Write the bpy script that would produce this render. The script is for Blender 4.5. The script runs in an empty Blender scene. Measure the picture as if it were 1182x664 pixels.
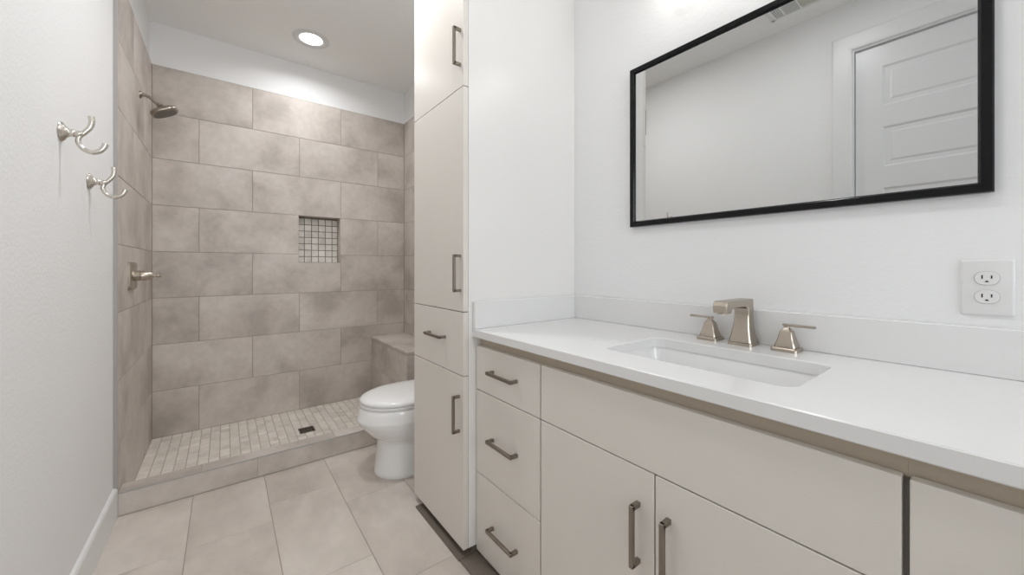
import bpy, bmesh, math, random
from mathutils import Vector, Matrix
random.seed(7)
S = bpy.context.scene
COL = S.collection

# ------------------------------------------------------------------ camera
cam_d = bpy.data.cameras.new('camera'); cam = bpy.data.objects.new('camera', cam_d); COL.objects.link(cam)
cam.location = (0.391, 0.0, 1.110)
cam.rotation_euler = (math.pi / 2, 0, -0.6538)
cam_d.sensor_width = 36.0
cam_d.lens = 432.9 / 1182 * 36.0
cam_d.shift_y = -23.3 / 1182
cam_d.clip_start = 0.02
S.camera = cam
# ------------------------------------------------------------------ light levels
SHOWER_CAN = 4.3             # watts, recessed ceiling light over the shower
HALL_FILL_CAN = 10            # unseen ceiling light in front of the shower, added as fill
ROOM_CAN = 4.5            # recessed ceiling light beside the vanity
REAR_FILL_CAN = 0.5            # unseen ceiling light behind the camera, added as weak fill
VANITY_STRENGTH = 4     # lamp bar above the mirror
WINDOW_FILL = 25            # watts of soft fill, area lamp in an added window behind the camera
ld = bpy.data.lights.new('window_fill_lamp', 'AREA'); ld.shape = 'RECTANGLE'; ld.size = 1.38; ld.size_y = 1.38; ld.energy = WINDOW_FILL; ld.color = (0.96, 0.98, 1.0)
lo = bpy.data.objects.new('window_fill_lamp', ld); COL.objects.link(lo); lo.location = (0.86, -2.86, 1.65); lo.rotation_euler = (math.pi / 2, 0, 0)
w = bpy.data.worlds.new('world'); S.world = w; w.use_nodes = True
bg = w.node_tree.nodes['Background']
bg.inputs[0].default_value = (0.80, 0.90, 1.0, 1); bg.inputs[1].default_value = 1.0
S.view_settings.view_transform = 'Standard'
S.view_settings.look = 'None'
S.view_settings.exposure = 0.08
S.view_settings.gamma = 1.0
S.view_settings.use_curve_mapping = False
S.cycles.use_denoising = True
S.cycles.max_bounces = 12
S.cycles.diffuse_bounces = 8
S.cycles.glossy_bounces = 6
S.cycles.sample_clamp_indirect = 6.0

# ------------------------------------------------------------------ dimensions (metres)
W = 1.723      # right wall
YB = 3.389     # tiled back wall of the shower
H = 2.724      # ceiling
ZT = 2.446     # top of the wall tile
ZS = -0.018    # shower floor
YJ = 2.390     # front of the shower
YF = -2.75     # wall behind the camera
TX = 0.012     # face of the tile on the left wall
ROW = 0.308
CT = 0.873     # counter top
YC = 1.2415    # side of the tall cabinet


# ------------------------------------------------------------------ materials
def mat(name, color, rough=0.5, metal=0.0, spec=0.5, coat=0.0):
    m = bpy.data.materials.new(name); m.use_nodes = True
    b = m.node_tree.nodes['Principled BSDF']
    b.inputs['Base Color'].default_value = (*color, 1)
    b.inputs['Roughness'].default_value = rough
    b.inputs['Metallic'].default_value = metal
    b.inputs['Specular IOR Level'].default_value = spec
    b.inputs['Coat Weight'].default_value = coat
    return m


def nodes(m):
    return m.node_tree.nodes, m.node_tree.links, m.node_tree.nodes['Principled BSDF']


def add_bump(m, scale, strength, dist=0.002, detail=3, rough=0.55):
    n, l, b = nodes(m)
    tc = n.new('ShaderNodeTexCoord'); nz = n.new('ShaderNodeTexNoise'); bp = n.new('ShaderNodeBump')
    nz.inputs['Scale'].default_value = scale; nz.inputs['Detail'].default_value = detail
    nz.inputs['Roughness'].default_value = rough
    bp.inputs['Strength'].default_value = strength; bp.inputs['Distance'].default_value = dist
    l.new(tc.outputs['Object'], nz.inputs['Vector']); l.new(nz.outputs['Fac'], bp.inputs['Height'])
    l.new(bp.outputs['Normal'], b.inputs['Normal'])


def add_mottle(m, c1, c2, scale, detail=4):
    n, l, b = nodes(m)
    tc = n.new('ShaderNodeTexCoord'); nz = n.new('ShaderNodeTexNoise'); mx = n.new('ShaderNodeMix'); mx.data_type = 'RGBA'
    nz.inputs['Scale'].default_value = scale; nz.inputs['Detail'].default_value = detail
    mx.inputs['A'].default_value = (*c1, 1); mx.inputs['B'].default_value = (*c2, 1)
    l.new(tc.outputs['Object'], nz.inputs['Vector']); l.new(nz.outputs['Fac'], mx.inputs['Factor'])
    l.new(mx.outputs['Result'], b.inputs['Base Color'])


def stone_tile(name, dark, mid, light, scale=2.2, rough=0.42, streak=(1, 1, 1), vein=0.0, island=0.10, contrast=1.0):
    """porcelain stone: cloudy patches whose pattern jumps from one tile to the next"""
    m = mat(name, mid, rough)
    n, l, b = nodes(m)
    tc = n.new('ShaderNodeTexCoord'); geo = n.new('ShaderNodeNewGeometry')
    sc = n.new('ShaderNodeVectorMath'); sc.operation = 'MULTIPLY'; sc.inputs[1].default_value = streak
    cmb = n.new('ShaderNodeCombineXYZ')
    m1 = n.new('ShaderNodeMath'); m1.operation = 'MULTIPLY'; m1.inputs[1].default_value = 37.0
    m2 = n.new('ShaderNodeMath'); m2.operation = 'MULTIPLY'; m2.inputs[1].default_value = 91.0
    m3 = n.new('ShaderNodeMath'); m3.operation = 'MULTIPLY'; m3.inputs[1].default_value = 53.0
    for k, mm in enumerate((m1, m2, m3)):
        l.new(geo.outputs['Random Per Island'], mm.inputs[0]); l.new(mm.outputs[0], cmb.inputs[k])
    ad = n.new('ShaderNodeVectorMath'); ad.operation = 'ADD'
    l.new(tc.outputs['Object'], sc.inputs[0]); l.new(sc.outputs[0], ad.inputs[0]); l.new(cmb.outputs[0], ad.inputs[1])
    nz = n.new('ShaderNodeTexNoise'); nz.inputs['Scale'].default_value = scale
    nz.inputs['Detail'].default_value = 7; nz.inputs['Roughness'].default_value = 0.56
    nz.inputs['Distortion'].default_value = 0.25
    l.new(ad.outputs[0], nz.inputs['Vector'])
    cr = n.new('ShaderNodeValToRGB')
    e = cr.color_ramp.elements
    h = 0.17 / contrast
    e[0].position = 0.5 - h; e[0].color = (*dark, 1)
    e[1].position = 0.5 + h; e[1].color = (*light, 1)
    k = cr.color_ramp.elements.new(0.5); k.color = (*mid, 1)
    l.new(nz.outputs['Fac'], cr.inputs['Fac'])
    last = cr.outputs['Color']
    # fine grain
    n2 = n.new('ShaderNodeTexNoise'); n2.inputs['Scale'].default_value = scale * 9; n2.inputs['Detail'].default_value = 4
    l.new(ad.outputs[0], n2.inputs['Vector'])
    mr = n.new('ShaderNodeMapRange'); mr.inputs['From Min'].default_value = 0.3; mr.inputs['From Max'].default_value = 0.7
    mr.inputs['To Min'].default_value = 0.95; mr.inputs['To Max'].default_value = 1.05
    l.new(n2.outputs['Fac'], mr.inputs['Value'])
    ir = n.new('ShaderNodeMapRange'); ir.inputs['To Min'].default_value = 1 - island; ir.inputs['To Max'].default_value = 1 + island
    fr = n.new('ShaderNodeMath'); fr.operation = 'FRACT'
    l.new(m2.outputs[0], fr.inputs[0]); l.new(fr.outputs[0], ir.inputs['Value'])
    mu = n.new('ShaderNodeMath'); mu.operation = 'MULTIPLY'
    l.new(mr.outputs[0], mu.inputs[0]); l.new(ir.outputs[0], mu.inputs[1])
    vs = n.new('ShaderNodeVectorMath'); vs.operation = 'SCALE'
    l.new(last, vs.inputs[0]); l.new(mu.outputs[0], vs.inputs['Scale'])
    last = vs.outputs[0]
    if vein:
        wv = n.new('ShaderNodeTexNoise'); wv.inputs['Scale'].default_value = scale * 0.9; wv.inputs['Detail'].default_value = 3
        wv.inputs['Distortion'].default_value = 1.6
        l.new(ad.outputs[0], wv.inputs['Vector'])
        a = n.new('ShaderNodeMath'); a.operation = 'SUBTRACT'; a.inputs[1].default_value = 0.5
        ab = n.new('ShaderNodeMath'); ab.operation = 'ABSOLUTE'
        rr = n.new('ShaderNodeMapRange'); rr.inputs['From Max'].default_value = 0.02
        rr.inputs['To Min'].default_value = vein; rr.inputs['To Max'].default_value = 0
        l.new(wv.outputs['Fac'], a.inputs[0]); l.new(a.outputs[0], ab.inputs[0]); l.new(ab.outputs[0], rr.inputs['Value'])
        mx = n.new('ShaderNodeMix'); mx.data_type = 'RGBA'
        mx.inputs['B'].default_value = (*[min(1, c * 1.22) for c in light], 1)
        l.new(rr.outputs[0], mx.inputs['Factor']); l.new(last, mx.inputs['A']); last = mx.outputs['Result']
    l.new(last, b.inputs['Base Color'])
    return m


def emitter(name, color, strength):
    m = bpy.data.materials.new(name); m.use_nodes = True
    b = m.node_tree.nodes['Principled BSDF']
    b.inputs['Base Color'].default_value = (0.9, 0.9, 0.9, 1)
    b.inputs['Emission Color'].default_value = (*color, 1)
    b.inputs['Emission Strength'].default_value = strength
    return m


PAINT = mat('wall_paint', (0.835, 0.837, 0.84), 0.75, spec=0.3); add_bump(PAINT, 85, 0.30, 0.003, 2)
CEIL = mat('ceiling_paint', (0.88, 0.88, 0.87), 0.9, spec=0.2); add_bump(CEIL, 45, 0.35, 0.004, 2)
TRIM = mat('trim_paint', (0.78, 0.785, 0.79), 0.35)
DOORP = mat('door_paint', (0.76, 0.765, 0.77), 0.32)
TILE = stone_tile('stone_tile', (0.43, 0.384, 0.347), (0.56, 0.507, 0.462), (0.63, 0.58, 0.537), 3.0, island=0.03, contrast=1.2)
FTILE = stone_tile('floor_tile', (0.48, 0.427, 0.382), (0.585, 0.527, 0.476), (0.665, 0.61, 0.558), 2.0, 0.38, streak=(1.0, 0.6, 1), vein=0.06, island=0.03, contrast=1.25)
MOSAIC = stone_tile('mosaic_marble', (0.62, 0.57, 0.515), (0.76, 0.71, 0.65), (0.83, 0.785, 0.73), 7.0, 0.4, vein=0.2, island=0.06)
NICHE = stone_tile('niche_marble', (0.58, 0.545, 0.505), (0.70, 0.665, 0.62), (0.78, 0.745, 0.70), 8.0, 0.4, vein=0.2, island=0.05)
GROUT = mat('grout', (0.33, 0.29, 0.25), 0.9)
FGROUT = mat('floor_grout', (0.37, 0.33, 0.292), 0.9)
MGROUT = mat('mosaic_grout', (0.46, 0.415, 0.365), 0.9)
NGROUT = mat('niche_grout', (0.20, 0.185, 0.165), 0.9)
EDGE = mat('edge_trim', (0.40, 0.385, 0.37), 0.45)
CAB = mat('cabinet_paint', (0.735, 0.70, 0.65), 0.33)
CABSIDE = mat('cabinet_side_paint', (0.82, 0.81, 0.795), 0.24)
FRAME_SHADE = mat('cabinet_board_shaded', (0.50, 0.43, 0.34), 0.5)  # tan box board; shade under the counter is put into its colour
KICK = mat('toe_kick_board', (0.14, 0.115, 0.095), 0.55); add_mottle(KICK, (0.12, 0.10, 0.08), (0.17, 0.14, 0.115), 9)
QUARTZ = mat('quartz', (0.78, 0.78, 0.775), 0.18); add_mottle(QUARTZ, (0.77, 0.77, 0.77), (0.795, 0.793, 0.788), 3)
PORC = mat('porcelain', (0.84, 0.84, 0.835), 0.09, coat=0.3)
SEATP = mat('toilet_seat_plastic', (0.83, 0.83, 0.825), 0.2)
HOOKM = mat('satin_nickel', (0.66, 0.62, 0.565), 0.22, 1.0)
NICKEL = mat('brushed_nickel', (0.47, 0.415, 0.35), 0.27, 1.0); add_bump(NICKEL, 260, 0.06, 0.001)
NICKELM = mat('aged_nickel', (0.36, 0.32, 0.275), 0.3, 1.0)
NICKELD = mat('dark_nickel', (0.20, 0.18, 0.16), 0.35, 1.0)
PULL = mat('pull_metal', (0.30, 0.265, 0.225), 0.32, 1.0)
BLACKG = mat('frame_black', (0.006, 0.006, 0.007), 0.16, spec=0.22)
MIRROR = mat('mirror_silver', (0.63, 0.635, 0.63), 0.0, 1.0)
RING = mat('light_trim', (0.70, 0.70, 0.695), 0.5)
PLASTIC = mat('white_plastic', (0.76, 0.76, 0.755), 0.3)
DARK = mat('slot_dark', (0.02, 0.018, 0.016), 0.6)
RUBBER = mat('nozzle_rubber', (0.07, 0.06, 0.055), 0.6)
LENS = emitter('ceiling_lens', (1.0, 0.98, 0.95), 4.0)
SHADEG = emitter('opal_glass', (1.0, 0.95, 0.89), VANITY_STRENGTH)
FILTER = mat('vent_filter', (0.46, 0.43, 0.30), 0.9)


# ------------------------------------------------------------------ mesh helpers
class MB:
    """collects shapes into one bmesh; build() links them as ONE mesh object"""
    def __init__(self):
        self.bm = bmesh.new(); self.mi = 0

    def _merge(self, other, M=None):
        if M is not None:
            bmesh.ops.transform(other, matrix=M, verts=other.verts)
        me = bpy.data.meshes.new('tmp'); other.to_mesh(me); other.free()
        n0 = len(self.bm.faces)
        self.bm.from_mesh(me); bpy.data.meshes.remove(me)
        self.bm.faces.ensure_lookup_table()
        for f in self.bm.faces[n0:]:
            f.material_index = self.mi
        return self

    def box(self, a, b, bevel=0.0, seg=2, M=None):
        t = bmesh.new()
        bmesh.ops.create_cube(t, size=1)
        a = Vector(a); b = Vector(b); c = (a + b) / 2; d = b - a
        for v in t.verts:
            v.co = Vector((c.x + v.co.x * d.x, c.y + v.co.y * d.y, c.z + v.co.z * d.z))
        if bevel:
            bmesh.ops.bevel(t, geom=list(t.edges), offset=bevel, segments=seg, profile=0.5, affect='EDGES')
        return self._merge(t, M)

    def face(self, pts):
        f = self.bm.faces.new([self.bm.verts.new(p) for p in pts]); f.material_index = self.mi
        return f

    def loft(self, rings, cap0=True, cap1=True, M=None):
        t = bmesh.new()
        vs = [[t.verts.new(p) for p in r] for r in rings]
        n = len(vs[0])
        for r0, r1 in zip(vs, vs[1:]):
            for i in range(n):
                t.faces.new((r0[i], r0[(i + 1) % n], r1[(i + 1) % n], r1[i]))
        if cap0: t.faces.new(list(reversed(vs[0])))
        if cap1: t.faces.new(vs[-1])
        bmesh.ops.recalc_face_normals(t, faces=t.faces)
        return self._merge(t, M)

    def lathe(self, prof, origin, axis, n=28, ring=False):
        """prof: (radius, distance along axis)"""
        ax = Vector(axis).normalized()
        q = Vector((0, 0, 1)).rotation_difference(ax).to_matrix()
        rings = []
        for r, h in prof:
            r = max(r, 1e-4)
            rings.append([Vector(origin) + q @ Vector((r * math.cos(2 * math.pi * i / n), r * math.sin(2 * math.pi * i / n), h)) for i in range(n)])
        if ring: rings.append(rings[0])
        return self.loft(rings, not ring, not ring)

    def sweep(self, path, rad, n=14, flat=1.0, up=(0, 1, 0)):
        """round (or flattened) bar along a planar path; up = normal of the path's plane"""
        up = Vector(up).normalized()
        P = [Vector(p) for p in path]; rings = []
        for i, p in enumerate(P):
            t = (P[min(i + 1, len(P) - 1)] - P[max(i - 1, 0)]).normalized()
            s = t.cross(up).normalized()
            r = rad[i] if isinstance(rad, (list, tuple)) else rad
            rings.append([p + s * (r * math.cos(2 * math.pi * k / n)) + up * (r * flat * math.sin(2 * math.pi * k / n)) for k in range(n)])
        return self.loft(rings)

    def build(self, name, mats, parent=None, smooth=False, angle=None):
        me = bpy.data.meshes.new(name)
        self.bm.to_mesh(me); self.bm.free()
        for m in (mats if isinstance(mats, (list, tuple)) else [mats]):
            me.materials.append(m)
        o = bpy.data.objects.new(name, me); COL.objects.link(o)
        if parent is not None:
            o.parent = parent
            o.matrix_parent_inverse = Matrix.Translation(-parent.location)
        if smooth:
            for p in me.polygons: p.use_smooth = True
            if angle:
                try: me.set_sharp_from_angle(angle=math.radians(angle))
                except Exception: pass
        return o


def empty(name, loc, label=None, cat=None, group=None):
    o = bpy.data.objects.new(name, None); COL.objects.link(o); o.location = loc
    o.empty_display_size = 0.05
    if label: tag(o, label, cat, group)
    return o


def tag(o, label, cat, group=None):
    o['label'] = label; o['category'] = cat
    if group: o['group'] = group
    return o


def struct(o):
    o['kind'] = 'structure'; return o


def spline(pts, n=8):
    """Catmull-Rom through points"""
    P = [Vector(p) for p in pts]; P = [P[0] * 2 - P[1]] + P + [P[-1] * 2 - P[-2]]
    out = []
    for i in range(1, len(P) - 2):
        for k in range(n):
            t = k / n; a, b, c, d = P[i - 1], P[i], P[i + 1], P[i + 2]
            out.append(0.5 * ((2 * b) + (c - a) * t + (2 * a - 5 * b + 4 * c - d) * t * t + (3 * b - a - 3 * c + d) * t ** 3))
    out.append(P[-2]); return out


def rrect(x0, y0, x1, y1, r, n=8):
    pts = []
    for cx, cy, a0 in ((x1 - r, y1 - r, 0), (x0 + r, y1 - r, 90), (x0 + r, y0 + r, 180), (x1 - r, y0 + r, 270)):
        for k in range(n + 1):
            a = math.radians(a0 + 90 * k / n); pts.append((cx + r * math.cos(a), cy + r * math.sin(a)))
    return pts


def tile_rects(u0, v0, u1, v1, tw, th, starts, vstart):
    """running bond: starts[k % len] is a vertical joint of row k, rows counted from vstart downwards"""
    out = []
    k0 = int(math.floor((vstart - v1) / th)) - 1
    for k in range(k0, k0 + int((v1 - v0) / th) + 4):
        b, a = vstart - k * th, vstart - (k + 1) * th
        a, b = max(a, v0), min(b, v1)
        if b - a < 1e-3: continue
        s = starts[k % len(starts)]
        j = s + math.floor((u0 - s) / tw) * tw
        while j < u1 - 1e-3:
            p, q = max(j, u0), min(j + tw, u1)
            if q - p > 1e-3: out.append((p, a, q, b))
            j += tw
    return out


def tile_panel(mb, rects, O, U, V, N, gap=0.003, th=0.002, bev=0.0012, over=False, tile_slot=0, grout_slot=1):
    """real tiles: each rect (or rectilinear outline, counter-clockwise) is an eased slab over a grout bed th deep;
    gap = joint width, or (width of joints along V, width of joints along U)"""
    O, U, V, N = Vector(O), Vector(U), Vector(V), Vector(N)
    flip = U.cross(V).dot(N) < 0
    gu, gv = gap if isinstance(gap, tuple) else (gap, gap)
    polys = [r if isinstance(r[0], tuple) else [(r[0], r[1]), (r[2], r[1]), (r[2], r[3]), (r[0], r[3])] for r in rects]
    P = lambda u, v, n: O + U * u + V * v + N * n
    def shrink(p, du, dv):
        out = []
        for i in range(len(p)):
            u, v = p[i]
            for q, r in ((p[i - 1], p[i]), (p[i], p[(i + 1) % len(p)])):
                dx, dy = r[0] - q[0], r[1] - q[1]
                if abs(dx) > abs(dy): v += dv if dx > 0 else -dv
                else: u += -du if dy > 0 else du
            out.append((u, v))
        return out
    def quad(vs, slot):
        f = mb.bm.faces.new(list(reversed(vs)) if flip else vs); f.material_index = slot
    us = [u for p in polys for u, v in p]; vs_ = [v for p in polys for u, v in p]
    ua, ub, va, vb = min(us), max(us), min(vs_), max(vs_); ov = 0.0025 if over else 0.0
    ex = lambda c, a, b: c - ov if abs(c - a) < 1e-6 else (c + ov if abs(c - b) < 1e-6 else c)
    for p in polys:
        quad([mb.bm.verts.new(P(ex(u, ua, ub), ex(v, va, vb), -th)) for u, v in p], grout_slot)
    for p in polys:
        if max(u for u, v in p) - min(u for u, v in p) < gu + 0.006 or max(v for u, v in p) - min(v for u, v in p) < gv + 0.006: continue
        a = shrink(p, gu / 2, gv / 2); c = shrink(a, bev, bev); n = len(p)
        lo = [mb.bm.verts.new(P(u, v, -th * 1.3)) for u, v in a]
        md = [mb.bm.verts.new(P(u, v, -bev * 0.8)) for u, v in a]
        hi = [mb.bm.verts.new(P(u, v, 0)) for u, v in c]
        quad(hi, tile_slot)
        for i in range(n):
            j = (i + 1) % n
            quad([lo[i], lo[j], md[j], md[i]], tile_slot); quad([md[i], md[j], hi[j], hi[i]], tile_slot)


# ================================================================== SETTING
# door opening in the left wall
DY0, DY1, DZ = -0.225, 0.541, 2.418
m = MB()
m.box((-0.12, YF, -0.05), (0, DY0 - 0.02, H)); m.box((-0.12, DY1 + 0.02, -0.05), (0, YB + 0.18, H)); m.box((-0.12, DY0 - 0.02, DZ + 0.02), (0, DY1 + 0.02, H))
wall_left = struct(m.build('wall_left', PAINT))
m = MB(); m.box((W, YF, -0.05), (W + 0.12, YB + 0.18, H)); wall_right = struct(m.build('wall_right', PAINT))
GX0, GX1, GZ0, GZ1 = 0.16, 1.56, 0.95, 2.35
m = MB()
m.box((-0.12, YF - 0.12, -0.05), (GX0, YF, H)); m.box((GX1, YF - 0.12, -0.05), (W + 0.12, YF, H)); m.box((GX0, YF - 0.12, -0.05), (GX1, YF, GZ0)); m.box((GX0, YF - 0.12, GZ1), (GX1, YF, H))
struct(m.build('wall_front', PAINT))
m = MB()
for a, b in (((GX0, GZ0), (GX0 + 0.04, GZ1)), ((GX1 - 0.04, GZ0), (GX1, GZ1)), ((GX0, GZ0), (GX1, GZ0 + 0.04)), ((GX0, GZ1 - 0.04), (GX1, GZ1)), ((0.84, GZ0), (0.88, GZ1))):
    m.box((a[0], YF - 0.09, a[1]), (b[0], YF - 0.04, b[1]), 0.004)
struct(m.build('fill_window_1', TRIM))  # unseen window, added as the opening for the soft fill lamp
m = MB()
m.box((0, YB, ZT), (W, YB + 0.18, H)); m.box((0, YB + 0.12, -0.1), (W, YB + 0.18, ZT))
wall_back = struct(m.build('wall_back', PAINT))
m = MB(); m.box((-0.12, YF - 0.12, H), (W + 0.12, YB + 0.18, H + 0.1)); struct(m.build('ceiling', CEIL))

# floor tiles
FX = [0.27 + 0.288 * k for k in range(-1, 6)]
rects = []
for k, x in enumerate(FX):
    j = {0: 1.94, 1: 1.94, 2: 2.08, 3: 1.885, 4: 1.675}.get(k, 1.43 if k % 2 else 1.73)
    x0, x1 = max(x - 0.0, 0.0), min(x + 0.288, W)
    if x1 <= x0: continue
    y = j - 0.6 * 6
    while y < YJ:
        a, b = max(y, YF), min(y + 0.6, YJ)
        if b - a > 1e-3: rects.append((x0, a, x1, b))
        y += 0.6
m = MB(); tile_panel(m, rects, (0, 0, 0), (1, 0, 0), (0, 1, 0), (0, 0, 1), gap=(0.0035, 0.0016), th=0.0012, bev=0.0008)
m.mi = 1; m.box((-0.12, YF, -0.1), (W, YJ, -0.004))
struct(m.build('floor', [FTILE, FGROUT]))

# shower floor of small square mosaic
rects = [(0.012 + 0.0508 * i, YB - 0.0508 * (j + 1), 0.012 + 0.0508 * (i + 1), YB - 0.0508 * j) for i in range(34) for j in range(18)]
rects = [(a, max(b, 2.47), min(c, W), d) for a, b, c, d in rects if a < W - 0.004]
m = MB(); tile_panel(m, rects, (0, 0, ZS), (1, 0, 0), (0, 1, 0), (0, 0, 1), gap=(0.0042, 0.0014), th=0.001, bev=0.0006, over=True)
m.mi = 1; m.box((0, YJ, -0.1), (W, YB, ZS - 0.004))
struct(m.build('floor', [MOSAIC, MGROUT]))

# tile on the back wall with the recessed niche
NX0, NX1, NZ0, NZ1, ND = 0.858, 1.163, 1.149, ZT - 3 * ROW, 0.09
m = MB()
rs = []
zj = ZT - 4 * ROW
for r in tile_rects(TX, ZS, W - 0.002, ZT, 0.613, ROW, (-0.057, 0.250), ZT):
    x0, z0, x1, z1 = r
    if abs(z1 - NZ1) < 1e-4 and x1 > 0.80 and x0 < 1.20:
        if x0 < 0.80: rs.append((x0, z0, NX0, z1))              # tile left of the niche
        else: rs.append((NX1, z0, x1, z1))                      # tile right of the niche
    elif abs(z1 - zj) < 1e-4 and x1 > 1.0 and x0 < 1.0:         # notched tile under the niche
        rs.append([(x0, z0), (x1, z0), (x1, z1), (NX1, z1), (NX1, NZ0), (NX0, NZ0), (NX0, z1), (x0, z1)])
    else: rs.append(r)
tile_panel(m, rs, (0, YB, 0), (1, 0, 0), (0, 0, 1), (0, -1, 0), over=True)
# sides of the niche
for O, U, V, N, r in (((NX0, YB, 0), (0, 1, 0), (0, 0, 1), (1, 0, 0), (0, NZ0, ND, NZ1)), ((NX1, YB, 0), (0, 1, 0), (0, 0, 1), (-1, 0, 0), (0, NZ0, ND, NZ1)),
                      ((0, YB, NZ0), (1, 0, 0), (0, 1, 0), (0, 0, 1), (NX0, 0, NX1, ND)), ((0, YB, NZ1), (1, 0, 0), (0, 1, 0), (0, 0, -1), (NX0, 0, NX1, ND))):
    tile_panel(m, [r], O, U, V, N, gap=0.001)
tc = m.build('tile_cladding', [TILE, GROUT], wall_back)
m = MB()
p = 0.0522
rs = []
for i in range(6):
    for j in range(8):
        x0, x1 = NX0 + i * p, min(NX0 + (i + 1) * p, NX1)
        z1 = NZ1 - 0.010 - (j - 1) * p; z0 = z1 - p
        z0, z1 = max(z0, NZ0), min(z1, NZ1)
        if z1 - z0 > 0.004: rs.append((x0, z0, x1, z1))
tile_panel(m, rs, (0, YB + ND, 0), (1, 0, 0), (0, 0, 1), (0, -1, 0), gap=0.0055, th=0.0015)
m.build('niche_mosaic', [NICHE, NGROUT], tc)
# left wall tile
m = MB()
tile_panel(m, tile_rects(YJ + 0.004, ZS, YB, ZT, 0.613, ROW, (YB - 0.613, YB - 0.306), ZT), (TX, 0, 0), (0, 1, 0), (0, 0, 1), (1, 0, 0), over=True)
tl = m.build('tile_cladding', [TILE, GROUT], wall_left)
m = MB(); m.box((0.0, YJ - 0.004, 0.10), (TX + 0.001, YJ + 0.003, ZT), 0.001); m.build('edge_strip', EDGE, tl)
# right wall tile
m = MB()
tile_panel(m, tile_rects(YJ + 0.004, ZS, YB, ZT, 0.613, ROW, (YB - 0.35, YB - 0.04), ZT), (W - 0.002, 0, 0), (0, 1, 0), (0, 0, 1), (-1, 0, 0), th=0.0015, over=True)
m.build('tile_cladding', [TILE, GROUT], wall_right)

# baseboards
def baseboard(name, y0, y1, x, sx):
    m = MB()
    prof = [(0, 0), (0.014, 0), (0.014, 0.118), (0.0125, 0.124), (0.009, 0.129), (0.004, 0.131), (0, 0.131)]
    m.loft([[(x + sx * a, y, b) for a, b in prof] for y in (y0, y1)])
    return m
m = baseboard('baseboard_left', DY1 + 0.112, YJ - 0.003, 0, 1)
struct(m.build('baseboard_left', TRIM))
m = baseboard('baseboard_left', YF, DY0 - 0.112, 0, 1)
struct(m.build('baseboard_left', TRIM))
m = baseboard('baseboard_right', 1.72, YJ - 0.003, W, -1)
struct(m.build('baseboard_right', TRIM))

# door in the left wall (seen in the mirror)
door = struct(empty('door_1', (0, (DY0 + DY1) / 2, 0)))
m = MB()
XL0, XL1 = -0.062, -0.022
m.box((XL0, DY0, 0.008), (XL1 - 0.008, DY1, DZ - 0.004))
SW = 0.118
rows = [(2.055 - 0.3565 * k, 2.2875 - 0.3565 * k) for k in range(6)]
zs = [0.008] + [z for a, b in reversed(rows) for z in (a, b)] + [DZ - 0.004]
m.box((XL1 - 0.009, DY0, 0.008), (XL1, DY0 + SW, DZ - 0.004), 0.0008)
m.box((XL1 - 0.009, DY1 - SW, 0.008), (XL1, DY1, DZ - 0.004), 0.0008)
for k in range(0, len(zs), 2):
    m.box((XL1 - 0.009, DY0 + SW - 0.001, zs[k]), (XL1, DY1 - SW + 0.001, zs[k + 1]))
leaf = m.build('door_leaf', DOORP, door)
for a, b in rows:
    m = MB(); y0, y1 = DY0 + SW, DY1 - SW
    R = lambda i, x: [(x, y0 + i, a + i), (x, y1 - i, a + i), (x, y1 - i, b - i), (x, y0 + i, b - i)]
    m.loft([R(0, XL1 - 0.0005), R(0.012, XL1 - 0.009), R(0.028, XL1 - 0.009), R(0.040, XL1 - 0.003)], cap0=False)
    m.build('door_panel', DOORP, leaf)
m = MB()
m.lathe([(0.0, -0.002), (0.026, -0.002), (0.026, 0.006), (0.012, 0.010), (0.010, 0.04), (0.0, 0.042)], (XL1, DY0 + 0.065, 0.95), (1, 0, 0))
m.sweep([(XL1 + 0.038, DY0 + 0.06, 0.95), (XL1 + 0.040, DY0 + 0.10, 0.95), (XL1 + 0.038, DY0 + 0.175, 0.95)], 0.008, up=(0, 0, 1))
m.build('door_handle', NICKEL, leaf, True, 40)
m = MB()
m.box((-0.12, DY0 - 0.02, 0), (0, DY0 - 0.003, DZ + 0.02)); m.box((-0.12, DY1 + 0.003, 0), (0, DY1 + 0.02, DZ + 0.02)); m.box((-0.12, DY0 - 0.003, DZ), (0, DY1 + 0.003, DZ + 0.02))
m.box((-0.085, DY0 - 0.003, 0), (XL0 - 0.002, DY0 + 0.010, DZ)); m.box((-0.085, DY1 - 0.010, 0), (XL0 - 0.002, DY1 + 0.003, DZ)); m.box((-0.085, DY0, DZ - 0.012), (XL0 - 0.002, DY1, DZ))
m.build('door_frame', TRIM, door)
m = MB(); CW = 0.098
prof = [(0, 0), (0, 0.011), (0.006, 0.015), (0.020, 0.0165), (CW - 0.012, 0.018), (CW - 0.004, 0.016), (CW, 0.012), (CW, 0)]
y0, y1, z1 = DY0 - 0.008, DY1 + 0.008, DZ + 0.008
m.loft([[(x, y0 - o, 0) for o, x in prof], [(x, y0 - o, z1 + o) for o, x in prof], [(x, y1 + o, z1 + o) for o, x in prof], [(x, y1 + o, 0) for o, x in prof]])
m.build('door_casing', TRIM, door)

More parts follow.
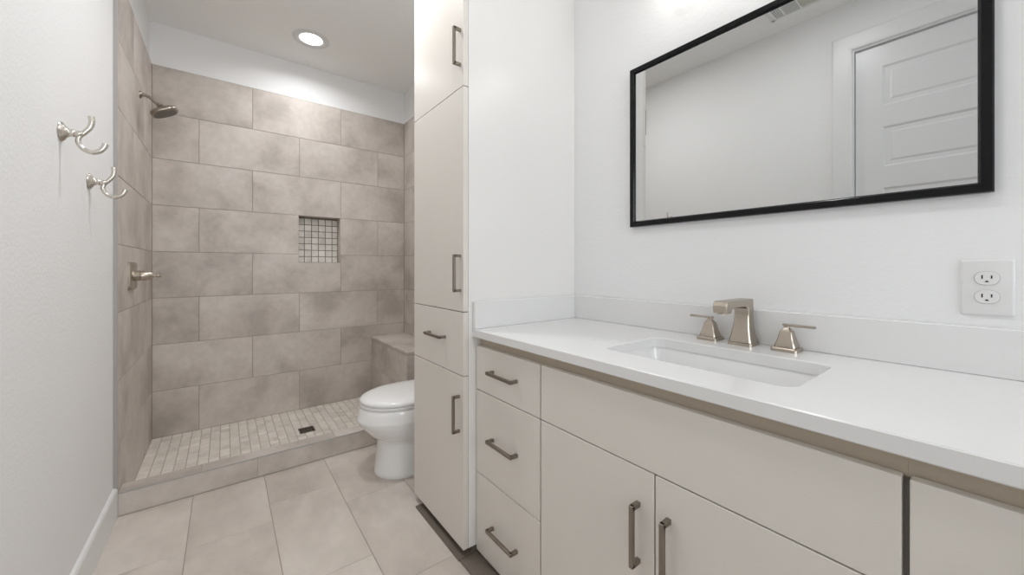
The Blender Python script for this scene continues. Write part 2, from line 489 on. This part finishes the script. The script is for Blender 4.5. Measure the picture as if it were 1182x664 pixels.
# ================================================================== SHOWER
# curb
t = empty('shower_curb', (0.86, 2.437, 0), 'low grey stone tile shower curb with a metal edge strip', 'shower curb')
m = MB(); C0, C1, CZ = YJ, 2.484, 0.105
m.mi = 1; m.box((0.013, C0 + 0.003, 0.0), (W - 0.002, C1 - 0.003, CZ - 0.003)); m.mi = 0
js = [0.013, 0.53, 1.145, W - 0.002]
tile_panel(m, [(a, 0.0, b, CZ - 0.004) for a, b in zip(js, js[1:])], (0, C0, 0), (1, 0, 0), (0, 0, 1), (0, -1, 0), gap=0.0012)
js = [0.013, 0.30, 0.913, 1.526, W - 0.002]
tile_panel(m, [(a, C0 + 0.004, b, C1) for a, b in zip(js, js[1:])], (0, 0, CZ), (1, 0, 0), (0, 1, 0), (0, 0, 1), gap=0.002)
tile_panel(m, [(a, ZS, b, CZ) for a, b in zip(js, js[1:])], (0, C1, 0), (1, 0, 0), (0, 0, 1), (0, 1, 0), gap=0.002)
m.build('curb_tiles', [TILE, GROUT], t)
m = MB(); m.box((0.013, C0 - 0.001, CZ - 0.006), (W - 0.002, C0 + 0.005, CZ + 0.001), 0.0008); o = m.build('edge_strip', EDGE, t); o['label'] = 'grey metal edge strip'

# bench
BX, BY, BZ = 1.424, 2.579, 0.502
t = empty('shower_bench', (1.57, 2.98, ZS), 'tiled corner bench at the right end of the shower, behind the toilet', 'bench')
m = MB()
m.mi = 1; m.box((BX + 0.003, BY + 0.003, ZS), (W - 0.004, YB - 0.003, BZ - 0.022)); m.mi = 0
js = [BY, BY + 0.20, YB - 0.001]
rs = [(BY, ZS, YB - 0.001, 0.238), (BY, 0.238, YB - 0.001, BZ - 0.02)]
tile_panel(m, rs, (BX, 0, 0), (0, 1, 0), (0, 0, 1), (-1, 0, 0), gap=0.003)
tile_panel(m, [(BX, ZS, W - 0.004, 0.238), (BX, 0.238, W - 0.004, BZ - 0.02)], (0, BY, 0), (1, 0, 0), (0, 0, 1), (0, -1, 0), gap=0.003)
m.build('bench_base', [TILE, GROUT], t)
m = MB(); m.box((BX - 0.004, BY - 0.004, BZ - 0.02), (W - 0.004, YB - 0.002, BZ), 0.0025); m.build('bench_top', TILE, t)

# floor drain
t = empty('shower_drain', (0.843, 2.93, ZS), 'small square metal drain grate in the mosaic shower floor', 'drain')
m = MB(); d = 0.047; cx, cy = 0.843, 2.93
m.box((cx - d, cy - d, ZS - 0.001), (cx - d + 0.008, cy + d, ZS + 0.003)); m.box((cx + d - 0.008, cy - d, ZS - 0.001), (cx + d, cy + d, ZS + 0.003))
m.box((cx - d, cy - d, ZS - 0.001), (cx + d, cy - d + 0.008, ZS + 0.003)); m.box((cx - d, cy + d - 0.008, ZS - 0.001), (cx + d, cy + d, ZS + 0.003))
for k in range(1, 6):
    x = cx - d + 0.008 + k * (2 * d - 0.016) / 6
    m.box((x - 0.0035, cy - d + 0.006, ZS - 0.0005), (x + 0.0035, cy + d - 0.006, ZS + 0.0025))
m.box((cx - d + 0.006, cy - 0.004, ZS - 0.0005), (cx + d - 0.006, cy + 0.004, ZS + 0.0025))
m.build('grate', NICKELD, t)
m = MB(); m.box((cx - d + 0.002, cy - d + 0.002, ZS - 0.002), (cx + d - 0.002, cy + d - 0.002, ZS + 0.0004)); m.build('drain_well', DARK, t)

# shower head on its arm
yh = 2.939
t = empty('showerhead', (TX, yh, 2.08), 'brushed nickel shower head on a curved arm, high on the tiled wall', 'shower head')
m = MB(); m.lathe([(0.0, 0), (0.021, 0.0), (0.021, 0.004), (0.016, 0.010), (0.011, 0.012), (0.0, 0.013)], (TX, yh, 2.080), (1, 0, 0)); m.build('flange', NICKELM, t, True, 40)
m = MB(); m.sweep(spline([(TX + 0.005, yh, 2.080), (0.038, yh, 2.081), (0.060, yh, 2.070), (0.078, yh, 2.053), (0.092, yh, 2.038)], 6), 0.0085); m.build('arm', NICKELM, t, True, 50)
ax = Vector((0.47, 0, -0.88)).normalized(); q = Vector((0, 0, 1)).rotation_difference(ax).to_matrix()
hc = Vector((0.116, yh, 2.004))
def sq(r, h, c=hc, n=48, e=2.7):
    out = []
    for i in range(n):
        a = 2 * math.pi * i / n; ca, sa = math.cos(a), math.sin(a)
        out.append(c + q @ Vector((r * math.copysign(abs(ca) ** (2 / e), ca), r * math.copysign(abs(sa) ** (2 / e), sa), h)))
    return out
m = MB(); m.loft([sq(0.010, -0.052, e=2), sq(0.015, -0.048, e=2), (sq(0.016, -0.036, e=2)), sq(0.020, -0.031, e=2), sq(0.028, -0.027), sq(0.052, -0.018), sq(0.062, -0.012), sq(0.065, -0.005), sq(0.065, 0.004), sq(0.062, 0.008), sq(0.058, 0.009)])
hd = m.build('head', NICKELM, t, True, 45)
m = MB(); m.loft([sq(0.056, 0.006), sq(0.056, 0.0102), sq(0.054, 0.011)]); sf = m.build('spray_face', NICKELD, hd)
m = MB()
for rr, nn in ((0.012, 6), (0.025, 12), (0.037, 16), (0.047, 20)):
    for i in range(nn):
        a = 2 * math.pi * (i + 0.5 * (nn % 3)) / nn
        c = hc + q @ Vector((rr * math.cos(a), rr * math.sin(a), 0.0108))
        m.lathe([(0.0023, 0), (0.0019, 0.0018), (0.0, 0.002)], c, ax, 8)
m.build('nozzles', RUBBER, sf)['kind'] = 'stuff'

# shower valve
yv, zv = 2.69, 1.067
t = empty('shower_valve', (TX, yv, zv), 'brushed nickel shower valve with square plate and lever on the tiled wall', 'shower valve')
m = MB()
def rr2(i, x): return [(x, a, b) for a, b in rrect(yv - 0.080 + i, zv - 0.070 + i, yv + 0.080 - i, zv + 0.070 - i, 0.016)]
m.loft([rr2(0, TX), rr2(0, TX + 0.008), rr2(0.003, TX + 0.012), rr2(0.010, TX + 0.0145)]); m.build('plate', NICKEL, t, True, 30)
m = MB(); m.lathe([(0.0, 0.012), (0.026, 0.012), (0.026, 0.036), (0.023, 0.037), (0.023, 0.040), (0.026, 0.041), (0.0255, 0.050), (0.019, 0.075), (0.0125, 0.085), (0.0, 0.086)], (TX, yv, zv), (1, 0, 0)); m.build('body', NICKEL, t, True, 40)
m = MB(); m.lathe([(0.0, 0.080), (0.007, 0.080), (0.006, 0.094), (0.0105, 0.097), (0.0105, 0.111), (0.008, 0.113), (0.0, 0.113)], (TX, yv, zv), (1, 0, 0))
m.box((TX + 0.089, yv - 0.006, zv - 0.004), (TX + 0.101, yv + 0.060, zv + 0.004), 0.002); m.build('lever', NICKEL, t, True, 40)

# robe hooks on the left wall
def robe_hook(y, z, label):
    t = empty('robe_hook', (0, y, z), label, 'robe hook', 'robe hooks on the left wall')
    m = MB()
    n = 40; rings = []
    for r, x in ((0.0001, 0.0), (0.026, 0.0), (0.028, 0.003), (0.026, 0.0065), (0.018, 0.011), (0.0125, 0.017), (0.0105, 0.023), (0.0115, 0.025), (0.0115, 0.028), (0.0085, 0.031), (0.0095, 0.036), (0.009, 0.042), (0.006, 0.047), (0.0001, 0.048)):
        k = 0.055 if x < 0.012 else 0.0
        rings.append([(x, y + r * (1 + k * math.cos(8 * 2 * math.pi * i / n)) * math.cos(2 * math.pi * i / n), z + r * (1 + k * math.cos(8 * 2 * math.pi * i / n)) * math.sin(2 * math.pi * i / n)) for i in range(n)])
    m.loft(rings); m.build('base', HOOKM, t, True, 50)
    m = MB()
    pth = spline([(0.063, y, z + 0.060), (0.0645, y, z + 0.044), (0.061, y, z + 0.026), (0.050, y, z + 0.008), (0.0385, y, z - 0.008), (0.0365, y, z - 0.026), (0.046, y, z - 0.043), (0.063, y, z - 0.051), (0.080, y, z - 0.045), (0.090, y, z - 0.032), (0.094, y, z - 0.019)], 6)
    N = len(pth)
    m.sweep(pth, [0.0062 + 0.0014 * abs(2 * i / (N - 1) - 1) for i in range(N)], flat=0.85)
    m.build('arm', HOOKM, t, True, 50)
robe_hook(1.713, 1.517, 'brushed nickel double robe hook, upper one nearer the camera, on the white left wall')
robe_hook(2.007, 1.422, 'brushed nickel double robe hook, lower one next to the tiled shower edge')

# recessed ceiling lights
def ceiling_light(x, y, label, watts, spread=180):
    t = empty('ceiling_light', (x, y, H), label, 'ceiling light', 'recessed ceiling lights')
    m = MB(); m.lathe([(0.073, 0.0), (0.117, 0.0), (0.117, 0.002), (0.110, 0.005), (0.096, 0.0075), (0.082, 0.0075), (0.073, 0.003)], (x, y, H), (0, 0, -1), 48, True); m.build('trim_ring', RING, t, True, 40)
    m = MB(); m.lathe([(0.0, 0.0), (0.0735, 0.0), (0.0735, 0.0025), (0.0, 0.003)], (x, y, H), (0, 0, -1), 48); m.build('lens', LENS, t, True, 40)
    l = bpy.data.lights.new('can_light', 'AREA'); l.shape = 'DISK'; l.size = 0.142; l.energy = watts; l.color = (0.985, 0.992, 1.0); l.spread = math.radians(spread)
    o = bpy.data.objects.new('can_light', l); COL.objects.link(o); o.parent = t; o.location = (0, 0, -0.0055)
ceiling_light(0.876, 2.967, 'round recessed ceiling light glowing over the shower', SHOWER_CAN, 158)
ceiling_light(0.82, 1.72, 'round recessed ceiling light, added as fill, between the robe hooks and tall cabinet', HALL_FILL_CAN)
ceiling_light(0.72, 0.64, 'round recessed ceiling light over the floor beside the vanity', ROOM_CAN)
ceiling_light(0.88, -0.95, 'round recessed ceiling light added as faint fill behind the camera', REAR_FILL_CAN)

# ================================================================== TOILET
ty = 2.045
t = empty('toilet', (1.35, ty, 0), 'white toilet with closed lid between the tall cabinet and shower curb', 'toilet')
def egg(xf, wd, xm, xb, z, n=56, back=3.2):
    pts = []
    for i in range(n):
        a = 2 * math.pi * i / n; c, s = math.cos(a), math.sin(a)
        if c >= 0: x = xm - (xm - xf) * c; y = wd * s
        else:
            x = xm + (xb - xm) * abs(c) ** (2 / back); y = wd * math.copysign(abs(s) ** (2 / back), s)
        pts.append((x, ty + y, z))
    return pts
m = MB()
m.loft([egg(1.030, .146, 1.20, 1.60, 0), egg(1.027, .149, 1.20, 1.60, 0.006), egg(1.032, .146, 1.20, 1.60, 0.022), egg(1.042, .138, 1.21, 1.60, 0.09), egg(1.049, .133, 1.22, 1.61, 0.16), egg(1.0505, .132, 1.22, 1.61, 0.183),
        egg(1.046, .135, 1.22, 1.62, 0.188), egg(1.030, .145, 1.20, 1.63, 0.198), egg(1.004, .159, 1.19, 1.64, 0.219), egg(.975, .174, 1.18, 1.65, 0.252), egg(.952, .185, 1.18, 1.66, 0.280),
        egg(.943, .189, 1.18, 1.66, 0.298), egg(.941, .190, 1.18, 1.66, 0.306), egg(.943, .189, 1.18, 1.66, 0.314), egg(.952, .185, 1.18, 1.66, 0.345), egg(.960, .182, 1.18, 1.66, 0.366), egg(.966, .178, 1.18, 1.655, 0.372)])
m.build('bowl', PORC, t, True, 60)
m = MB(); m.loft([egg(.975, .168, 1.18, 1.44, 0.3725), egg(.975, .168, 1.18, 1.44, 0.3755), egg(.958, .183, 1.18, 1.445, 0.3758), egg(.957, .184, 1.18, 1.445, 0.386), egg(.963, .179, 1.18, 1.44, 0.390)]); m.build('seat', SEATP, t, True, 40)
m = MB(); m.loft([egg(.976, .167, 1.18, 1.44, 0.3905), egg(.976, .167, 1.18, 1.44, 0.3935), egg(.959, .183, 1.18, 1.45, 0.3938), egg(.957, .1845, 1.18, 1.45, 0.402), egg(.962, .180, 1.18, 1.45, 0.410), egg(.985, .162, 1.18, 1.44, 0.419), egg(1.03, .128, 1.18, 1.42, 0.4265), egg(1.10, .07, 1.18, 1.38, 0.431), egg(1.165, .012, 1.18, 1.25, 0.432)]); m.build('lid', SEATP, t, True, 70)
for s in (-1, 1):
    m = MB(); m.box((1.445, ty + s * 0.075 - 0.02, 0.3725), (1.485, ty + s * 0.075 + 0.02, 0.405), 0.006, 3); m.build('hinge', SEATP, t, True, 40)
m = MB()
def rz(i, z, x0=1.497, x1=1.705, wd=0.205): return [(a, b, z) for a, b in rrect(x0 + i, ty - wd + i, x1 - i * 0.3, ty + wd - i, 0.035)]
m.loft([rz(0.035, 0.3725), rz(0.022, 0.40), rz(0.012, 0.50), rz(0.004, 0.70), rz(0.004, 0.72)]); m.build('tank', PORC, t, True, 45)
m = MB(); m.loft([rz(0.001, 0.7205), rz(-0.006, 0.725), rz(-0.006, 0.745), rz(0.0, 0.755), rz(0.012, 0.759)]); m.build('tank_lid', PORC, t, True, 40)
m = MB(); m.lathe([(0.0, -0.008), (0.014, -0.008), (0.014, 0.004), (0.0, 0.005)], (1.499, ty - 0.14, 0.665), (-1, 0, 0)); m.sweep([(1.492, ty - 0.145, 0.665), (1.489, ty - 0.11, 0.664), (1.489, ty - 0.06, 0.658)], 0.006, up=(1, 0, 0)); m.build('flush_lever', NICKEL, t, True, 45)

# ================================================================== CABINETS
def pull(parent, x, c, half, axis):
    """square bar pull: posts at both ends; x = face it sits on, bar stands 32 mm off"""
    m = MB(); b = 0.0055; xo = x - 0.032
    if axis == 'z':
        y, z = c
        m.box((xo, y - b, z - half), (xo + 0.010, y + b, z + half), 0.0012)
        for s in (-1, 1): m.box((xo + 0.002, y - b, z + s * (half - b) - b), (x + 0.0005, y + b, z + s * (half - b) + b), 0.0008)
    else:
        y, z = c
        m.box((xo, y - half, z - b), (xo + 0.010, y + half, z + b), 0.0012)
        for s in (-1, 1): m.box((xo + 0.002, y + s * (half - b) - b, z - b), (x + 0.0005, y + s * (half - b) + b, z + b), 0.0008)
    o = m.build('handle', PULL, parent)
    return o

def front(name, parent, x0, x1, y0, y1, z0, z1):
    m = MB(); m.box((x0, y0, z0), (x1, y1, z1), 0.0015, 2)
    return m.build(name, CAB, parent)

# tall linen cabinet
TD0, TD1, TY1 = 1.110, 1.1315, 1.706
t = empty('tall_cabinet', (1.42, 1.474, 0), 'tall off-white linen cabinet standing between vanity and toilet', 'cabinet')
m = MB(); m.box((1.1325, YC, 0.033), (W - 0.001, TY1, 2.43), 0.001); o = m.build('body', CABSIDE, t)
d = front('door', t, TD0, TD1, YC + 0.0005, TY1, 1.8025, 2.428); pull(d, TD0, (1.265, 1.955), 0.072, 'z'); d['label'] = 'upper door of the tall cabinet'
d = front('door', t, TD0, TD1, YC + 0.0005, TY1, 0.9405, 1.7995); pull(d, TD0, (1.264, 1.0875), 0.072, 'z'); d['label'] = 'long middle door of the tall cabinet'
d = front('drawer', t, TD0, TD1, YC + 0.0005, TY1, 0.6955, 0.9375); pull(d, TD0, (1.458, 0.825), 0.075, 'y')
d = front('door', t, TD0, TD1, YC + 0.0005, TY1, 0.0335, 0.6925); pull(d, TD0, (1.272, 0.546), 0.072, 'z'); d['label'] = 'lower door of the tall cabinet'
m = MB(); m.box((1.150, YC + 0.001, 0.0), (W - 0.002, TY1 - 0.02, 0.034)); m.box((1.091, YC + 0.001, 0.0), (1.152, 1.645, 0.008), 0.001); m.build('toe_kick', KICK, t)

# vanity base units
VX0, VX1 = 1.165, 1.185
def unit(name, y0, y1, label):
    t = empty(name, (1.45, (y0 + y1) / 2, 0), label, 'cabinet')
    m = MB(); m.mi = 1
    m.box((VX1 + 0.019, y0 + 0.0001, 0.018), (W - 0.001, y0 + 0.018, 0.8425)); m.box((VX1 + 0.019, y1 - 0.018, 0.018), (W - 0.001, y1 - 0.0001, 0.8425)); m.mi = 0
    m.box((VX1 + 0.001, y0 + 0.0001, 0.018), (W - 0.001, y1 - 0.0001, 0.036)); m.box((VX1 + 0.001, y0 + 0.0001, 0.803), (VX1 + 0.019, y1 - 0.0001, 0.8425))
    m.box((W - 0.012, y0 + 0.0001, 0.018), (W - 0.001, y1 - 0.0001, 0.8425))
    m.build('body', [FRAME_SHADE, CAB], t)
    m = MB(); m.box((1.205, y0 + 0.001, 0.0), (W - 0.002, y1 - 0.001, 0.018)); m.box((1.095, y0 + 0.001, 0.0), (1.206, y1 - 0.001, 0.008), 0.001); m.build('toe_kick', KICK, t)
    return t
def drawers(t, y0, y1):
    for (a, b), zh in (((0.6415, 0.808), 0.729), ((0.3235, 0.6385), 0.482), ((0.020, 0.3205), 0.162)):
        d = front('drawer', t, VX0, VX1, y0, y1, a, b)
        pull(d, VX0, ((y0 + y1) / 2, zh), 0.075, 'y')
t = unit('drawer_cabinet', 0.866, YC - 0.001, 'off-white vanity unit of three drawers against the tall cabinet'); drawers(t, 0.869, YC - 0.004)
t = unit('sink_cabinet', 0.083, 0.866, 'wide off-white vanity unit with two doors beneath the sink')
front('false_front', t, VX0, VX1, 0.0875, 0.8635, 0.6415, 0.808)
d = front('door', t, VX0, VX1, 0.4800, 0.8635, 0.020, 0.6385); pull(d, VX0, (0.520, 0.487), 0.072, 'z')
d = front('door', t, VX0, VX1, 0.0875, 0.4765, 0.020, 0.6385); pull(d, VX0, (0.444, 0.487), 0.072, 'z')
t = unit('drawer_cabinet', -0.295, 0.083, 'off-white vanity unit at the right edge, past the dark upright gap'); drawers(t, -0.291, 0.0795)

# countertop with sink cutout
SX0, SX1, SY0, SY1 = 1.270, 1.555, 0.246, 0.713
CX0, CY0, CYE, CB = 1.148, -0.297, YC - 0.0005, 0.843
def rect_loop(i, z): return [(CX0 + i, CY0 + i, z), (W - 0.001, CY0 + i, z), (W - 0.001, CYE, z), (CX0 + i, CYE, z)]
b = bmesh.new()
def ring(pts):
    vs = [b.verts.new(p) for p in pts]
    return vs, [b.edges.new((vs[i], vs[(i + 1) % len(vs)])) for i in range(len(vs))]
def bridge(r0, r1):
    n = len(r0)
    for i in range(n): b.faces.new((r0[i], r0[(i + 1) % n], r1[(i + 1) % n], r1[i]))
hole = rrect(SX0, SY0, SX1, SY1, 0.035)
e0 = 0.0025
o0, oe0 = ring(rect_loop(e0, CT)); o1, _ = ring(rect_loop(0, CT - e0)); o2, _ = ring(rect_loop(0, CB + e0)); o3, oe3 = ring(rect_loop(e0, CB))
hole2 = rrect(SX0 - 0.002, SY0 - 0.002, SX1 + 0.002, SY1 + 0.002, 0.037)
h0, he0 = ring([(x, y, CT) for x, y in hole2]); h1, _ = ring([(x, y, CT - 0.002) for x, y in hole]); h3, he3 = ring([(x, y, CB) for x, y in hole])
bridge(o0, o1); bridge(o1, o2); bridge(o2, o3); bridge(h0, h1); bridge(h1, h3)
bmesh.ops.triangle_fill(b, use_beauty=True, edges=oe0 + he0); bmesh.ops.triangle_fill(b, use_beauty=True, edges=oe3 + he3)
bmesh.ops.recalc_face_normals(b, faces=b.faces)
m = MB(); m._merge(b)
tag(m.build('countertop', QUARTZ), 'long white quartz vanity countertop holding the sink and faucet', 'countertop')
m = MB(); m.box((W - 0.021, CY0, CT), (W - 0.001, CYE, 0.979), 0.003, 3); tag(m.build('backsplash', QUARTZ), 'long low white quartz backsplash strip behind the faucet, under the outlet', 'backsplash')
m = MB(); m.box((CX0 + 0.001, CYE - 0.020, CT), (W - 0.0215, CYE, 0.979), 0.003, 3); tag(m.build('backsplash', QUARTZ), 'short white quartz backsplash strip against the tall cabinet side', 'backsplash')

# undermount sink
t = empty('sink', (1.41, 0.48, 0.70), 'white rectangular undermount sink set into the countertop', 'sink')
m = MB()
def sr(i, z, r=0.035): return [(x, y, z) for x, y in rrect(SX0 + i, SY0 + i, SX1 - i, SY1 - i, max(r - i * 0.5, 0.012))]
m.loft([sr(-0.022, CB - 0.0125, 0.04), sr(-0.022, CB - 0.0005, 0.04), sr(-0.004, CB - 0.0005), sr(-0.003, CB - 0.003), sr(0.004, CB - 0.06), sr(0.010, CB - 0.105), sr(0.016, CB - 0.122), sr(0.030, CB - 0.134), sr(0.055, CB - 0.138), sr(0.125, CB - 0.142),
        sr(0.125, CB - 0.154), sr(0.03, CB - 0.15), sr(0.002, CB - 0.134), sr(-0.010, CB - 0.04)], cap0=False, cap1=False)
bm2 = m.bm
# close between first and last ring, and the floor of the basin
bm2.verts.ensure_lookup_table()
n = 36; a = bm2.verts[:n]; z = bm2.verts[13 * n:14 * n]
for i in range(n): bm2.faces.new((a[i], z[i], z[(i + 1) % n], a[(i + 1) % n]))
bm2.faces.new(bm2.verts[9 * n:10 * n]); bm2.faces.new(bm2.verts[10 * n:11 * n])
bmesh.ops.recalc_face_normals(bm2, faces=bm2.faces)
m.build('basin', PORC, t, True, 50)
m = MB(); m.lathe([(0.0, -0.002), (0.028, -0.002), (0.028, 0.003), (0.020, 0.004), (0.018, 0.002), (0.017, 0.006), (0.0, 0.008)], (1.445, 0.48, CB - 0.142), (0, 0, 1)); m.build('drain_plug', NICKEL, t, True, 40)

# faucet: spout and two lever handles
t = empty('faucet', (1.658, 0.483, CT + 0.0004), 'brushed nickel three-piece faucet standing behind the sink', 'faucet')
def sq2(cx, cy, h, z, ch=0.12, hy=None):
    hy = hy or h; c = h * ch
    return [(cx - h + c, cy - hy, z), (cx + h - c, cy - hy, z), (cx + h, cy - hy + c, z), (cx + h, cy + hy - c, z), (cx + h - c, cy + hy, z), (cx - h + c, cy + hy, z), (cx - h, cy + hy - c, z), (cx - h, cy - hy + c, z)]
fx, fy = 1.658, 0.483
m = MB()
m.loft([sq2(fx, fy, .0335, CT), sq2(fx, fy, .0335, CT + .009), sq2(fx, fy, .031, CT + .0105), sq2(fx, fy, .0305, CT + .014), sq2(fx + .0005, fy, .0262, CT + .032), sq2(fx + .0015, fy, .0232, CT + .052), sq2(fx + .003, fy, .0212, CT + .072), sq2(fx + .004, fy, .0203, CT + .095), sq2(fx + .004, fy, .0203, CT + .118)])
# horizontal neck and square outlet: the side outline given a width across
prof = [(.0245, .090), (.0245, .137), (.021, .1405), (-.148, .1405), (-.157, .138), (-.1625, .128), (-.160, .1085), (-.157, .1065), (-.134, .1065), (-.1305, .110), (-.126, .117), (-.116, .1205), (-.045, .1205), (-.031, .1185), (-.022, .112), (-.0165, .100), (-.0165, .090)]
cp = (-.06, .125)
def side(y, k): return [(fx + a + (cp[0] - a) * k * 0.4, y, CT + b + (cp[1] - b) * k * 1.2) for a, b in prof]
m.loft([side(fy - .0195, .08), side(fy - .0175, 0), side(fy + .0175, 0), side(fy + .0195, .08)])
m.lathe([(0.0, 0), (0.011, 0), (0.011, 0.005), (0.0, 0.005)], (fx - .146, fy, CT + .1035), (0, 0, 1), 20)
m.build('spout', NICKEL, t, True, 28)
def tap(cy, s):
    hx = 1.660
    m = MB()
    m.loft([sq2(hx, cy, .0310, CT), sq2(hx, cy, .0310, CT + .008), sq2(hx, cy, .0285, CT + .011), sq2(hx, cy, .0245, CT + .0118), sq2(hx, cy, .0245, CT + .0155), sq2(hx, cy, .0205, CT + .027), sq2(hx, cy, .0172, CT + .040), sq2(hx, cy, .0148, CT + .053), sq2(hx, cy, .0138, CT + .0555), sq2(hx, cy, .0085, CT + .064, .3), sq2(hx, cy, .0062, CT + .0665, .3), sq2(hx, cy, .0062, CT + .0715, .3)])
    h = m.build('handle', NICKEL, t, True, 28)
    m = MB(); m.box((hx - .0065, min(cy - s * .010, cy + s * .066), CT + .0695), (hx + .0065, max(cy - s * .010, cy + s * .066), CT + .0765), 0.0022, 2); m.build('lever', NICKEL, h, True, 40)
tap(0.583, 1); tap(0.371, -1)

# ================================================================== WALL THINGS
# mirror
MX, MY0, MY1, MZ0, MZ1 = W - 0.001, 0.009, 0.9225, 1.2735, 1.913
FWD, FDP = 0.023, 0.022
t = empty('mirror', (MX, (MY0 + MY1) / 2, (MZ0 + MZ1) / 2), 'wide rectangular wall mirror in a thin black frame above the vanity', 'mirror')
m = MB()
def fr(i, x): return [(x, MY0 + i, MZ0 + i), (x, MY1 - i, MZ0 + i), (x, MY1 - i, MZ1 - i), (x, MY0 + i, MZ1 - i)]
rings = [fr(0, MX), fr(0, MX - FDP + 0.004), fr(0.003, MX - FDP), fr(FWD - 0.005, MX - FDP), fr(FWD - 0.003, MX - FDP + 0.003), fr(FWD, MX - FDP + 0.009), fr(FWD, MX - 0.006)]
m.loft(rings, cap0=False, cap1=False); m.build('frame', BLACKG, t)
m = MB(); i = FWD - 0.004; m.box((MX - 0.012, MY0 + i, MZ0 + i), (MX - 0.004, MY1 - i, MZ1 - i)); m.build('glass', MIRROR, t)

# outlet
oy, oz = 0.0195, 1.0655
t = empty('outlet', (W, oy, oz), 'white double electrical outlet on the wall above the backsplash', 'outlet')
m = MB()
def orr(i, x): return [(x, oy + a, oz + b) for a, b in rrect(-0.0375 + i, -0.0615 + i, 0.0375 - i, 0.0615 - i, 0.004, 4)]
m.loft([orr(0, W), orr(0, W - 0.003), orr(0.0015, W - 0.005), orr(0.004, W - 0.006)]); m.build('plate', PLASTIC, t, True, 30)
for dz in (0.0205, -0.0205):
    m = MB()
    def ov(i, x, dz=dz): return [(x, oy + a, oz + dz + b) for a, b in rrect(-0.0172 + i, -0.0145 + i, 0.0172 - i, 0.0145 - i, 0.0135 - i, 8)]
    m.loft([ov(-0.0006, W - 0.005), ov(-0.0006, W - 0.0062)]); o = m.build('receptacle_rim', mat('rim_shade', (0.35, 0.35, 0.35), 0.6) if dz > 0 else bpy.data.materials['rim_shade'], t)
    m = MB(); m.loft([ov(0, W - 0.005), ov(0, W - 0.0075), ov(0.001, W - 0.0085)]); r = m.build('receptacle', PLASTIC, t, True, 30)
    m = MB()
    for dy, hh in ((0.0065, 0.0042), (-0.0065, 0.0034)):
        m.box((W - 0.0088, oy + dy - 0.0011, oz + dz + 0.0028 - hh), (W - 0.0078, oy + dy + 0.0011, oz + dz + 0.0028 + hh))
    m.loft([[(x, oy + a, oz + dz - 0.0085 + b) for a, b in [(0.0027 * math.cos(math.pi * k / 8), 0.0034 * math.sin(math.pi * k / 8)) for k in range(9)]] for x in (W - 0.0078, W - 0.0088)])
    m.build('slots', DARK, r)
m = MB(); m.lathe([(0.0, 0), (0.0028, 0), (0.0028, 0.0012), (0.0, 0.0016)], (W - 0.006, oy, oz), (-1, 0, 0), 14); m.build('screw', PLASTIC, t, True, 40)

# ceiling vent seen in the mirror
vx0, vx1, vy0, vy1 = 0.180, 0.345, 0.575, 0.915
t = empty('air_vent', ((vx0 + vx1) / 2, (vy0 + vy1) / 2, H), 'white slotted air vent in the ceiling near the door wall', 'air vent')
m = MB(); zb = H - 0.010
m.box((vx0, vy0, zb), (vx0 + 0.018, vy1, H), 0.002); m.box((vx1 - 0.018, vy0, zb), (vx1, vy1, H), 0.002); m.box((vx0, vy0, zb), (vx1, vy0 + 0.024, H), 0.002); m.box((vx0, vy1 - 0.024, zb), (vx1, vy1, H), 0.002)
m.box((vx0 + 0.01, 0.832, zb + 0.001), (vx1 - 0.01, 0.8443, H)); m.box((vx0 + 0.01, 0.8815, zb + 0.001), (vx1 - 0.01, 0.8925, H)); m.box((vx0 + 0.01, 0.749, zb + 0.001), (vx1 - 0.01, 0.757, H))
m.box((vx0 + 0.01, 0.655, zb + 0.001), (vx1 - 0.01, 0.663, H))
m.build('frame', PLASTIC, t)
m = MB(); m.box((vx0 + 0.01, vy0 + 0.01, H - 0.0015), (vx1 - 0.01, vy1 - 0.01, H - 0.0003)); m.build('duct_opening', DARK, t)
m = MB(); m.box((vx0 + 0.012, 0.663, H - 0.004), (vx1 - 0.012, 0.749, H - 0.002)); m.build('filter', FILTER, t)
for y in (0.8485, 0.8595, 0.8705): 
    m = MB(); m.box((vx0 + 0.012, y, zb + 0.002), (vx1 - 0.012, y + 0.0068, H - 0.0016)); m.build('slat', PLASTIC, t)
for k in range(13):
    m = MB(); x = vx0 + 0.022 + k * 0.0097; m.box((x, 0.757, zb + 0.002), (x + 0.0042, 0.832, zb + 0.006)); m.build('slat', PLASTIC, t)
for k in range(6):
    m = MB(); x = vx0 + 0.025 + k * 0.021; m.box((x, 0.663, zb + 0.002), (x + 0.005, 0.749, zb + 0.006)); m.build('slat', PLASTIC, t)

# lamp bar above the mirror (just above the frame of the photograph)
t = empty('vanity_light', (W, 0.47, 2.32), 'nickel lamp bar with three opal shades on the wall above the mirror', 'wall light')
m = MB(); m.box((W - 0.022, 0.20, 2.27), (W - 0.0005, 0.74, 2.33), 0.004); m.build('back_plate', NICKEL, t)
for y in (0.25, 0.47, 0.69):
    m = MB(); m.sweep(spline([(W - 0.018, y, 2.30), (W - 0.06, y, 2.302), (W - 0.088, y, 2.295), (W - 0.095, y, 2.272)], 6), 0.007); m.lathe([(0.0, 0), (0.022, 0), (0.022, 0.02), (0.0, 0.022)], (W - 0.095, y, 2.255), (0, 0, 1)); a = m.build('arm', NICKEL, t, True, 45)
    m = MB(); m.lathe([(0.0, 0), (0.030, 0), (0.036, 0.004), (0.048, 0.12), (0.047, 0.128), (0.0, 0.13)], (W - 0.095, y, 2.255), (0, 0, -1)); m.build('shade', SHADEG, t, True, 45)
